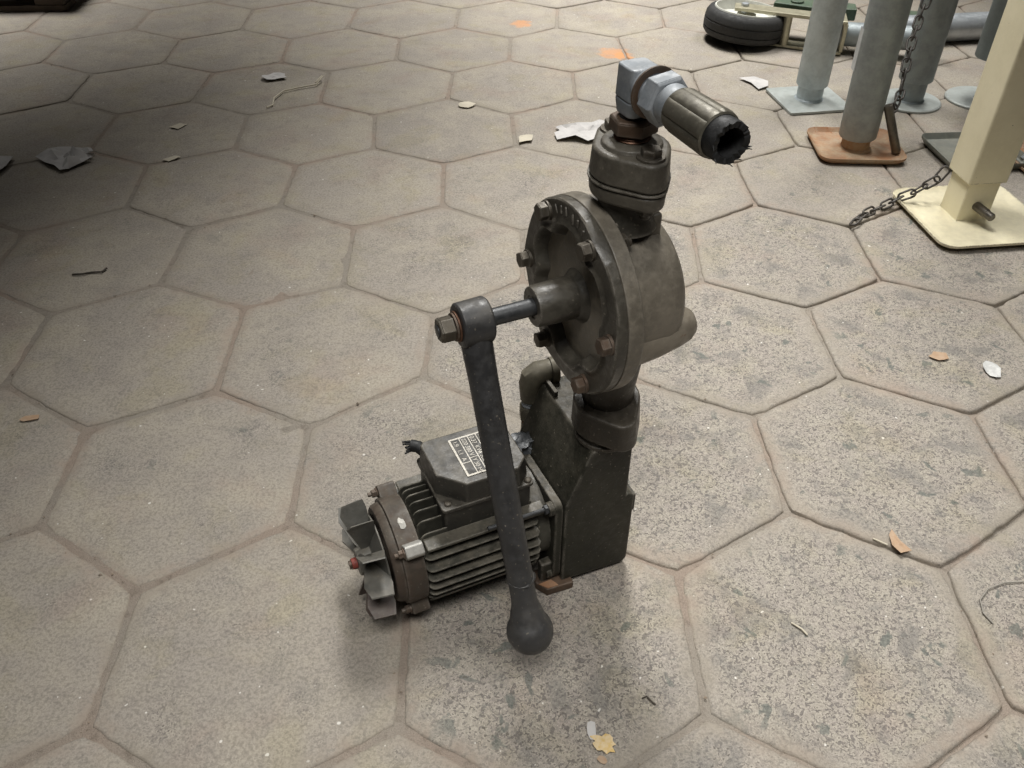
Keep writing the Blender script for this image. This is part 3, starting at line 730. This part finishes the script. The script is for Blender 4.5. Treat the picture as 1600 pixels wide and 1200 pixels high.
m_ = MB(); hexnut(m_, (-.2112, PY, PZ), (-.2262, PY, PZ), .0130, 18); m_.build('crank_nut', 'bolt', crank, bevel=.0008)
# weld collar low on the arm
m_ = MB(); n = 40; zc = AL - .066
for k in range(n):
    for j in range(8):
        a_ = 2 * math.pi * k / n; b2 = 2 * math.pi * j / 8
        w = .0011 + .0011 * noise.noise(Vector((math.cos(a_) * 3, math.sin(a_) * 3, 5)))
        w = max(.0003, w) * (2.3 if -.9 < math.sin(a_) - .2 < .3 and math.cos(a_) > .3 else 1)
        r = .0138 + w * math.cos(b2)
        m_.v.append(fm2 @ Vector((r * math.cos(a_), r * math.sin(a_), zc + .004 * math.sin(a_ * 1) + 1.3 * w * math.sin(b2))))
for k in range(n):
    for j in range(8): m_.f.append((k * 8 + j, ((k + 1) % n) * 8 + j, ((k + 1) % n) * 8 + (j + 1) % 8, k * 8 + (j + 1) % 8))
m_.build('weld_bead', 'crank', crank, smooth=70)
MB().lathe([(.0, .0), (.0, .004), (.0006, .0036), (.0006, 0)], 9, fm2 @ Matrix.Translation((0, -.0137, AL - .058)) @ Matrix.Rotation(R(90), 4, 'X')).build('rust_spot', 'rustplate', crank)

# ------------------------------------------------------------------ things standing behind
def dish(poly, th, lip, mx=None, inset=.012):
    """a plate with a slightly turned-up rim"""
    n = len(poly); c = sum((Vector(p) for p in poly), Vector((0, 0))) / n
    rings = []
    for d, z in ((0, lip), (inset, th * .0 + .002), (inset * 1.6, .0005)):
        rings.append([(Vector(p) + (c - Vector(p)).normalized() * d, z) for p in poly])
    m_ = MB(); vs = []
    for k in range(2):
        for rg in rings: vs += [(p.x, p.y, z + k * th) for p, z in rg]
    fs = []
    for k in range(2):
        for a in range(2):
            for i in range(n):
                j = (i + 1) % n; b = k * 3 * n + a * n
                fs.append((b + i, b + j, b + n + j, b + n + i))
        fs.append(tuple(k * 3 * n + 2 * n + i for i in range(n)))
    for i in range(n):
        j = (i + 1) % n; fs.append((i, j, 3 * n + j, 3 * n + i))
    m_.add(vs, fs, mx)
    return m_
def stand(name, label, loc, plate_mb, plate_mat, r_in, r_out, z_sl, h, mat_in, mat_out, rz=0, lean=(0, 0)):
    t = thing(name, label, 'prop stand', loc, rz, 'prop stands in the background')
    plate_mb.build('base_plate', plate_mat, t, smooth=30, bevel=.0012)
    l = Matrix.Rotation(lean[0], 4, 'X') @ Matrix.Rotation(lean[1], 4, 'Y')
    MB().lathe([(.005, r_in), (h * .6, r_in)], 32, l).build('inner_tube', mat_in, t)
    MB().lathe([(z_sl, r_in + .001), (z_sl, r_out - .002), (z_sl + .003, r_out), (h, r_out), (h, r_out - .004), (h - .05, r_out - .004)], 40, l, closed=False).build('outer_tube', mat_out, t, bevel=.0008)
    MB().lathe([(.004, r_in + .006), (.008, r_in + .004), (.012, r_in + .0005)], 32, l, closed=False).build('weld_seam', mat_in, t)
    m_ = MB().lathe([(h, r_out * 1.06), (h + .012, r_out * 1.06), (h + .016, r_out * .5), (h + .016, 0)], 32, l); m_.tube([l @ Vector((0, 0, h + .01)), l @ Vector((0, 0, h + .05)), l @ Vector((.03, 0, h + .06)), l @ Vector((.13, 0, h + .06))], .007, 12)
    m_.build('crank_handle', 'steel', t)
    return t
# leftmost: round galvanised tube on square pale plate
st = stand('prop_stand', 'round pale galvanised prop stand on a flat square plate, nearest the wheel', (.452, 1.668, .0015),
      MB().prism(rrect(-.088, -.088, .088, .088, .008), 0, .007), 'plategrey', .034, .0415, .045, .62, 'galv', 'galv', R(8))
# second: dark tube on rusty plate
st2 = stand('prop_stand', 'dark grey tube stand on a rusty orange plate with upturned edge', (.476, 1.362, .001),
      dish(rrect(-.103, -.092, .103, .092, .03), .006, .012), 'rustplate', .033, .044, .036, .68, 'rustplate', 'galvdark', R(-4), (0, R(-1.2)))
MB().box((-.0505, -.004, .19), (-.0435, .022, .285)).build('clamp_strip', 'galvbright', st2, bevel=.002)
# third: tube on round disc
st3 = stand('prop_stand', 'grey tube stand on a round disc foot, behind the hanging chain', (.722, 1.655, .001),
      MB().lathe([(0, .082), (.005, .082), (.008, .078), (.008, 0)], 48), 'plategrey', .034, .0435, .062, .66, 'galvdark', 'galvdark', 0)
# fourth: blue grey tube, disc foot, half hidden by the cream post
st4 = stand('prop_stand', 'blue-grey stand with thin stem on a pale disc, half hidden by the cream post', (.915, 1.665, .001),
      MB().lathe([(0, .085), (.005, .085), (.008, .081), (.008, 0)], 48), 'plategrey', .011, .045, .115, .66, 'galvdark', 'galvblue', 0)
# grey dished plate behind the cream post
st5 = stand('prop_stand', 'stand with a dull grey upturned plate, hidden behind the cream post', (.752, 1.322, .001),
      dish(rrect(-.1, -.09, .1, .09, .02), .006, .016), 'platedark', .030, .038, .07, .42, 'galvdark', 'galvdark', R(3))
st6 = stand('prop_stand', 'stand on a rusty plate with bolt at the right edge of the picture', (.925, 1.285, .001),
      dish(rrect(-.105, -.07, .105, .095, .012), .006, .008), 'rustplate', .030, .038, .07, .6, 'rustplate', 'galvdark', R(3))
m_ = MB().cyl((-.075, .0, .010), (-.055, .0, .034), .008, seg=14); m_.build('bolt', 'galvbright', st6)
# cream square post
cr = thing('prop_stand', 'cream painted square prop stand on a dished cream plate with rounded corners', 'prop stand', (.6035, 1.036, .001), R(5.4), 'prop stands in the background')
dish(rrect(-.123, -.148, .137, .105, .032, 6), .006, .010, inset=.016).build('base_plate', 'cream', cr, smooth=30, bevel=.0015)
MB().prism(rrect(-.035, -.035, .035, .035, .004, 3), .004, .5).build('inner_tube', 'cream', cr, bevel=.0006)
o_, i_ = rrect(-.0425, -.0425, .0425, .0425, .006, 4), rrect(-.0365, -.0365, .0365, .0365, .004, 4)
m_ = MB(); n = len(o_)
vs = [(x, y, z) for pl, z in ((i_, .094), (o_, .094), (o_, .80), (i_, .80)) for x, y in pl]
m_.add(vs, [(a * n + i, a * n + (i + 1) % n, (a + 1) * n + (i + 1) % n, (a + 1) * n + i) for a in range(3) for i in range(n)] + [tuple(range(3 * n, 4 * n))])
m_.build('outer_tube', 'cream', cr, smooth=30, bevel=.0006)
m_ = MB(); m_.lathe([(-.02, .0095), (.030, .0095), (.0305, .0085), (.045, .0085), (.046, .0070), (.047, .0070), (.047, 0)], 20, Matrix.Translation((-.002, -.035, .040)) @ Matrix.Rotation(R(96), 4, 'X') @ Matrix.Rotation(R(14), 4, 'Y'))
m_.build('locking_pin', 'steel', cr, bevel=.0004)
MB().lathe([(.004, .046), (.007, .044), (.0105, .0425)], 4, Matrix.Rotation(R(45), 4, 'Z') @ Matrix.Scale(1.12, 4), closed=False).build('weld_seam', 'cream', cr, smooth=60)
m_ = MB().box((-.05, -.05, .80), (.05, .05, .81)); m_.tube([(0, 0, .80), (0, 0, .86), (.03, 0, .875), (.15, 0, .875)], .009, 12); m_.build('crank_handle', 'steel', cr, bevel=.002)
# brown pin leaning on the rusty plate
pin = MB().lathe([(0, .0095), (.0015, .0105), (.118, .0105), (.1195, .0095), (.1195, 0)], 20, axis((.562, 1.322, .0125), (.5225, 1.335, .108))).build('loose_pin', 'steel', None, bevel=.0005)
tag(origin(pin, (.562, 1.322, .012)), 'brown steel pin leaning upright on the rusty plate', 'pin')

def link_mesh(L, w, r):
    m_ = MB(); pts = []
    h = L / 2 - w
    for k in range(16):
        a_ = 2 * math.pi * k / 16
        pts.append((w * math.cos(a_), w * math.sin(a_) + (h if math.sin(a_) >= 0 else -h), 0))
    m_.ring(pts, r, 7)
    return m_
def chain(label, path, L, w, r):
    path = [Vector(p) for p in path]
    t = thing('chain', label, 'chain', path[0])
    proto = None; pitch = (L - 2 * r) * .86
    # walk the path
    dist = [0]
    for a, b in zip(path, path[1:]): dist.append(dist[-1] + (b - a).length)
    def at(s):
        for i in range(len(path) - 1):
            if s <= dist[i + 1] or i == len(path) - 2: return path[i].lerp(path[i + 1], (s - dist[i]) / (dist[i + 1] - dist[i]))
    n = int(dist[-1] / pitch)
    for k in range(n):
        p, q = at(k * pitch), at((k + 1) * pitch); d = (q - p).normalized()
        if proto is None:
            proto = link_mesh(L, w, r).build('chain_link', 'chain', t, smooth=60); o = proto
        else:
            o = proto.copy(); C.objects.link(o)
        sx = d.orthogonal().normalized(); sx = Matrix.Rotation(R(20 + 90 * (k % 2) + random.uniform(-12, 12)), 3, d) @ sx; sz = sx.cross(d)
        c = (p + q) / 2 - path[0]
        o.matrix_local = Matrix(((sx.x, d.x, sz.x, c.x), (sx.y, d.y, sz.y, c.y), (sx.z, d.z, sz.z, c.z), (0, 0, 0, 1)))
    return t
chain('dark steel chain hanging down in front of the disc-footed stand to the brown pin',
      [(.523, 1.335, .108), (.535, 1.345, .1075), (.55, 1.36, .119), (.567, 1.4, .134), (.581, 1.44, .181), (.597, 1.48, .227), (.62, 1.52, .273), (.64, 1.545, .32), (.70, 1.60, .45)], .036, .0095, .0026)
chain('dark chain trailing from the cream stand over its plate onto the paving',
      [(.352, .993, .006), (.378, 1.025, .008), (.413, 1.047, .009), (.456, 1.069, .014), (.485, 1.085, .020), (.508, 1.08, .033), (.536, 1.08, .056), (.556, 1.08, .068), (.562, 1.085, .085)], .036, .0085, .0024)

# jockey wheel lying on its side
jw = thing('jockey_wheel', 'jockey wheel with black tyre lying on its side at the top right', 'wheel', (.378, 2.165, .001), R(-14))
WT = Matrix.Translation((0.004, 0, .012)) @ Matrix.Scale(1.09, 4) @ Matrix.Rotation(R(4), 4, 'Y') @ Matrix.Rotation(R(-3), 4, 'X')
m_ = MB().lathe([(.0, .095), (.003, .106), (.012, .1135), (.020, .1145), (.0215, .1125), (.0235, .1125), (.025, .115), (.042, .1152), (.0435, .1132), (.0455, .1132), (.047, .115), (.060, .1125), (.070, .106), (.074, .097), (.072, .088), (.04, .086), (.0, .088)], 72, WT, closed=False)
m_.build('tyre', 'tyre', jw, smooth=50)
MB().lathe([(.072, .0935), (.0765, .092), (.0765, .0885), (.066, .085), (.052, .080), (.047, .06), (.049, .03), (.062, .026), (.064, .0)], 56, WT, closed=False).build('rim', 'rim', jw, smooth=40)
def bar(m_, pts, w, z0, z1):
    # flat bar along a polyline in xy
    L_, R_ = [], []
    for i, p in enumerate(pts):
        p = Vector(p); d = (Vector(pts[min(i + 1, len(pts) - 1)]) - Vector(pts[max(i - 1, 0)])).normalized(); nn = Vector((-d.y, d.x)) * w
        L_.append(p + nn); R_.append(p - nn)
    return m_.prism([tuple(p) for p in L_ + R_[::-1]], z0, z1)
m_ = MB(); bar(m_, [(-.03, .0), (.0, .0), (.10, -.02), (.19, -.035), (.27, -.03)], .027, .092, .102); m_.build('fork_plate', 'zincyellow', jw, bevel=.0015)
m_ = MB(); bar(m_, [(-.0, .0), (.10, -.02), (.19, -.035), (.27, -.03)], .027, .002, .010); m_.build('fork_plate', 'zincyellow', jw, bevel=.0015)
m_ = MB().cyl((0, 0, .06), (0, 0, .108), .010, seg=16); hexnut(m_, (0, 0, .1022), (0, 0, .110), .012); m_.build('axle_bolt', 'galvbright', jw)
MB().cyl((.132, -.045, .009), (.132, -.042, .093), .012, seg=16).build('spacer', 'zincyellow', jw, bevel=.0008)
m_ = MB(); m_.box((.235, -.085, .002), (.30, .005, .011)); m_.box((.235, -.085, .091), (.30, .005, .1)); m_.box((.292, -.085, .010), (.303, .005, .092)); m_.build('bracket', 'zincyellow', jw, bevel=.003)
m_ = MB(); m_.cyl((.262, -.06, .045), (.262, -.02, .045), .013, seg=16); m_.build('pivot_bolt', 'bolt', jw, bevel=.001)
MB().cyl((.29, -.035, .05), (.58, -.06, .06), .034, seg=28).build('jockey_tube', 'galvdark', jw, bevel=.002)
m_ = MB(); m_.prism([(.085, .03), (.21, .0), (.33, .01), (.33, .07), (.1, .10)], .075, .11); m_.build('green_housing', 'green', jw, bevel=.004)
m_ = MB(); m_.cyl((.155, .045, .11), (.155, .045, .116), .02, seg=20); m_.build('housing_boss', 'green', jw, bevel=.002)
# pipe
pp = MB().lathe([(0, .036), (0, .041), (.62, .041), (.62, .036), (.6, .036)], 44, axis((.80, 2.112, .0425), (1.45, 2.19, .0425)), closed=False).build('galvanised_pipe', 'galvbright', None, bevel=.0006)
tag(origin(pp, (.80, 2.112, 0)), 'shiny galvanised pipe lying on the paving behind the stands', 'pipe')
# green foot of a machine behind
gb = MB().prism([(.90, 2.22), (1.02, 2.20), (1.06, 2.23), (1.03, 2.29), (.92, 2.31)], .001, .05, top=[(.91, 2.23), (1.0, 2.215), (1.02, 2.235), (1.0, 2.28), (.93, 2.295)]).build('green_bracket', 'green', None, bevel=.005)
tag(origin(gb, (.97, 2.25, 0)), 'dull green metal bracket behind the galvanised pipe', 'bracket')

# wooden pallet corner, top left
pl = thing('wooden_pallet', 'dark wooden pallet corner at the top left of the picture', 'pallet', (-1.84, 2.49, .001), R(1))
for k, y in enumerate((0., .33, .66)):
    MB().box((-1.0, y, 0), (0, y + .095, .02)).build('bottom_board', 'wood', pl, bevel=.002)
    for x in (-.10, -.53, -.96):
        MB().box((x, y + .002, .0202), (x + .096, y + .093, .095)).build('block', 'wood', pl, bevel=.003)
    MB().box((-.999, y + .001, .0952), (-.001, y + .094, .112)).build('stringer_board', 'wood', pl, bevel=.002)
for k in range(7):
    MB().box((-.999 + .15 * k, -.004, .1122), (-.999 + .15 * k + .098, .76, .130)).build('deck_board', 'wood', pl, bevel=.002)

# ------------------------------------------------------------------ litter
def scrap(name, outline, mat, label, cat, z=.003, crumple=.006, th=.0005, group=None, sub=3):
    c = sum((Vector(p) for p in outline), Vector((0, 0))) / len(outline); n = len(outline)
    m_ = MB(); rings = [[Vector(p) for p in outline]]
    for k in range(1, sub + 1): rings.append([p.lerp(c, k / (sub + 1)) for p in rings[0]])
    def hh(p):
        return z + crumple * abs(noise.noise(Vector((p.x * 28, p.y * 28, hash(label) % 1 + len(label))))) + crumple * .5 * abs(noise.noise(Vector((p.x * 70, p.y * 70, 3))))
    vs = []; fs = []
    for lay in range(2):
        for rg in rings: vs += [(p.x - c.x, p.y - c.y, hh(p) + lay * th) for p in rg]
        vs.append((0, 0, hh(c) + lay * th))
    tot = n * len(rings) + 1
    for lay in range(2):
        b = lay * tot
        for a in range(len(rings) - 1):
            for i in range(n): fs.append((b + a * n + i, b + a * n + (i + 1) % n, b + (a + 1) * n + (i + 1) % n, b + (a + 1) * n + i))
        for i in range(n): fs.append((b + (len(rings) - 1) * n + i, b + (len(rings) - 1) * n + (i + 1) % n, b + tot - 1))
    for i in range(n): fs.append((i, (i + 1) % n, tot + (i + 1) % n, tot + i))
    m_.add(vs, fs); o = m_.build(name, mat, None, smooth=28)
    o.location = (c.x, c.y, 0)
    return tag(o, label, cat, group)
def rag(cx, cy, rx, ry, rot=0, n=16, j=.18):
    o = []
    for i in range(n):
        a_ = 2 * math.pi * i / n; rr = 1 + random.uniform(-j, j)
        x, y = rx * rr * math.cos(a_), ry * rr * math.sin(a_)
        o.append((cx + x * math.cos(rot) - y * math.sin(rot), cy + x * math.sin(rot) + y * math.cos(rot)))
    return o
PG = 'paper scraps on the paving'
scrap('paper_scrap', [(-1.492, 1.348), (-1.47, 1.372), (-1.452, 1.392), (-1.42, 1.385), (-1.39, 1.392), (-1.372, 1.385), (-1.362, 1.37), (-1.372, 1.362), (-1.352, 1.352), (-1.368, 1.345), (-1.350, 1.335), (-1.37, 1.312), (-1.39, 1.285), (-1.405, 1.272), (-1.425, 1.292), (-1.455, 1.312)], 'paper', 'large crumpled white paper sheet on the shaded left paving', 'paper', crumple=.034, group=PG, sub=5)
scrap('paper_scrap', [(-1.62, 1.36), (-1.545, 1.35), (-1.54, 1.30), (-1.545, 1.265), (-1.60, 1.25), (-1.64, 1.29)], 'paper', 'white paper cut off by the left edge of the picture', 'paper', crumple=.008, group=PG)
scrap('paper_scrap', rag(-1.024, 1.862, .036, .026, .2, 12), 'paper', 'small bright white paper scrap above the bent wire', 'paper', crumple=.012, group=PG)
scrap('paper_scrap', [(-.25, 1.46), (-.235, 1.475), (-.245, 1.50), (-.20, 1.51), (-.185, 1.53), (-.15, 1.52), (-.13, 1.527), (-.09, 1.515), (-.06, 1.50), (-.06, 1.45), (-.09, 1.425), (-.14, 1.42), (-.17, 1.408), (-.20, 1.425), (-.245, 1.425)], 'paper', 'white torn paper on the paving behind the top flange of the pump', 'paper', crumple=.022, sub=5, group=PG)
scrap('paper_scrap', rag(-.325, 1.431, .022, .02, 0, 9, .4), 'straw', 'small creamy star-shaped paper scrap left of the torn white paper', 'paper', crumple=.008, group=PG)
scrap('paper_scrap', rag(-.471, 1.650, .024, .02, .3, 11), 'straw', 'pale round scrap alone in the middle of the far paving', 'paper', crumple=.006, group=PG)
scrap('paper_scrap', [(.30, 1.83), (.345, 1.835), (.375, 1.80), (.365, 1.76), (.335, 1.745), (.325, 1.79)], 'paper', 'white paper tucked beside the plate of the pale galvanised stand', 'paper', crumple=.008, group=PG)
scrap('wood_chip', [(-1.19, 1.335), (-1.165, 1.355), (-1.15, 1.352), (-1.172, 1.325)], 'straw', 'little grey-brown chip right of the large crumpled paper', 'chip', crumple=.002)
scrap('dry_leaf', [(.127, .122), (.120, .135), (.124, .155), (.131, .165), (.135, .145), (.145, .128)], 'leaf', 'small tan dry leaf in the joint at lower right', 'leaf', crumple=.012)
scrap('dry_leaf', rag(.352, .545, .016, .011, 0, 10, .2), 'leaf', 'round peach-coloured leaf on the worn paver at right', 'leaf', crumple=.004)
scrap('dry_leaf', rag(-1.135, .42, .016, .007, .2, 9), 'leaf', 'brown dry leaf on the paver at far left', 'leaf', crumple=.004)
scrap('yellow_scrap', rag(-.293, -.128, .013, .010, -.5, 18, .3), 'yellow', 'yellow flake at the bottom of the picture', 'scrap', crumple=.005)
scrap('paper_scrap', rag(-.305, -.113, .006, .011, .1, 9, .2), 'paper', 'tiny white flake touching the yellow flake', 'paper', crumple=.003, group=PG)
scrap('orange_chip', rag(-.296, -.146, .006, .004, -.6, 8, .25), 'leaf', 'tiny orange chip below the yellow flake', 'chip', crumple=.002)
scrap('plastic_scrap', rag(.425, .505, .014, .018, 0, 11, .2), 'clear', 'scrap of cloudy clear plastic at the right edge', 'plastic', crumple=.01)
scrap('dark_flake', [(-1.225, 1.52), (-1.205, 1.545), (-1.185, 1.54), (-1.20, 1.51)], 'straw', 'tiny curled flake in a joint above the large paper', 'flake', crumple=.004)
def twig(name, pts, r, mat, label, cat):
    m_ = MB(); P_ = [Vector(p) for p in pts]; m_.tube([p - P_[0] for p in P_], r, 7)
    o = m_.build(name, mat, None, smooth=60); o.location = P_[0]; return tag(o, label, cat)
twig('bent_wire', [(-1.003, 1.645, .004), (-.99, 1.66, .004), (-.993, 1.70, .008), (-.978, 1.755, .006), (-.94, 1.78, .005), (-.895, 1.80, .006), (-.88, 1.835, .016), (-.885, 1.85, .012), (-.90, 1.82, .004)], .0021, 'straw', 'bent pale wire with hooked end on the far left paving', 'wire')
twig('thin_wire', [(.204, .015, .002), (.198, .03, .003), (.203, .05, .003), (.22, .066, .003), (.245, .075, .003), (.29, .078, .002), (.33, .07, .002)], .0010, 'wire', 'thin curved grey wire at the lower right edge', 'wire')
twig('straw_piece', [(-.045, .022, .002), (-.035, .012, .003), (-.03, .004, .002)], .0013, 'straw', 'short pale straw on the worn paver at lower right', 'straw')
twig('straw_piece', [(.102, .152, .002), (.117, .140, .003)], .0013, 'straw', 'pale straw in the joint beside the tan leaf', 'straw')
twig('curled_thread', [(-.243, -.075, .002), (-.238, -.073, .003), (-.232, -.081, .003), (-.229, -.083, .002)], .0011, 'darkbit', 'tiny black curled thread at the bottom right of the pump', 'thread')
twig('dry_twig', [(-1.22, .835, .003), (-1.20, .835, .004), (-1.185, .842, .003), (-1.165, .842, .004), (-1.16, .855, .004)], .0018, 'darkbit', 'small dark twig on the shaded left paver', 'twig')

# ------------------------------------------------------------------ loose grit lying in and beside the joints
rg = random.Random(3); gr = MB()
for k in range(1500):
    u = rg.randint(-1, 9); r = rg.randint(-8, 9); e = rg.randint(0, 5)
    a, b = corner(r, u, e), corner(r, u, (e + 1) % 6)
    p = a.lerp(b, rg.random()) + Vector((rg.gauss(0, .006), rg.gauss(0, .006)))
    if not (-2.3 < p.x < 1.7 and -.4 < p.y < 2.7): continue
    sz = min(.0028, .0007 * math.exp(abs(rg.gauss(0, .55)))); zz = sz * .3
    q = [Vector((rg.uniform(.6, 1.2) * sz * c_[0], rg.uniform(.6, 1.2) * sz * c_[1], rg.uniform(.5, 1.) * sz * c_[2])) for c_ in ((1, 0, 0), (-1, 0, 0), (0, 1, 0), (0, -1, 0), (0, 0, 1), (0, 0, -1))]
    gr.add([v + Vector((p.x, p.y, zz)) for v in q], [(0, 2, 4), (2, 1, 4), (1, 3, 4), (3, 0, 4), (2, 0, 5), (1, 2, 5), (3, 1, 5), (0, 3, 5)])
go = gr.build('grit', 'grit', None, smooth=0); go['kind'] = 'stuff'; go['label'] = 'loose sandy grit scattered along the paving joints'; go['category'] = 'grit'
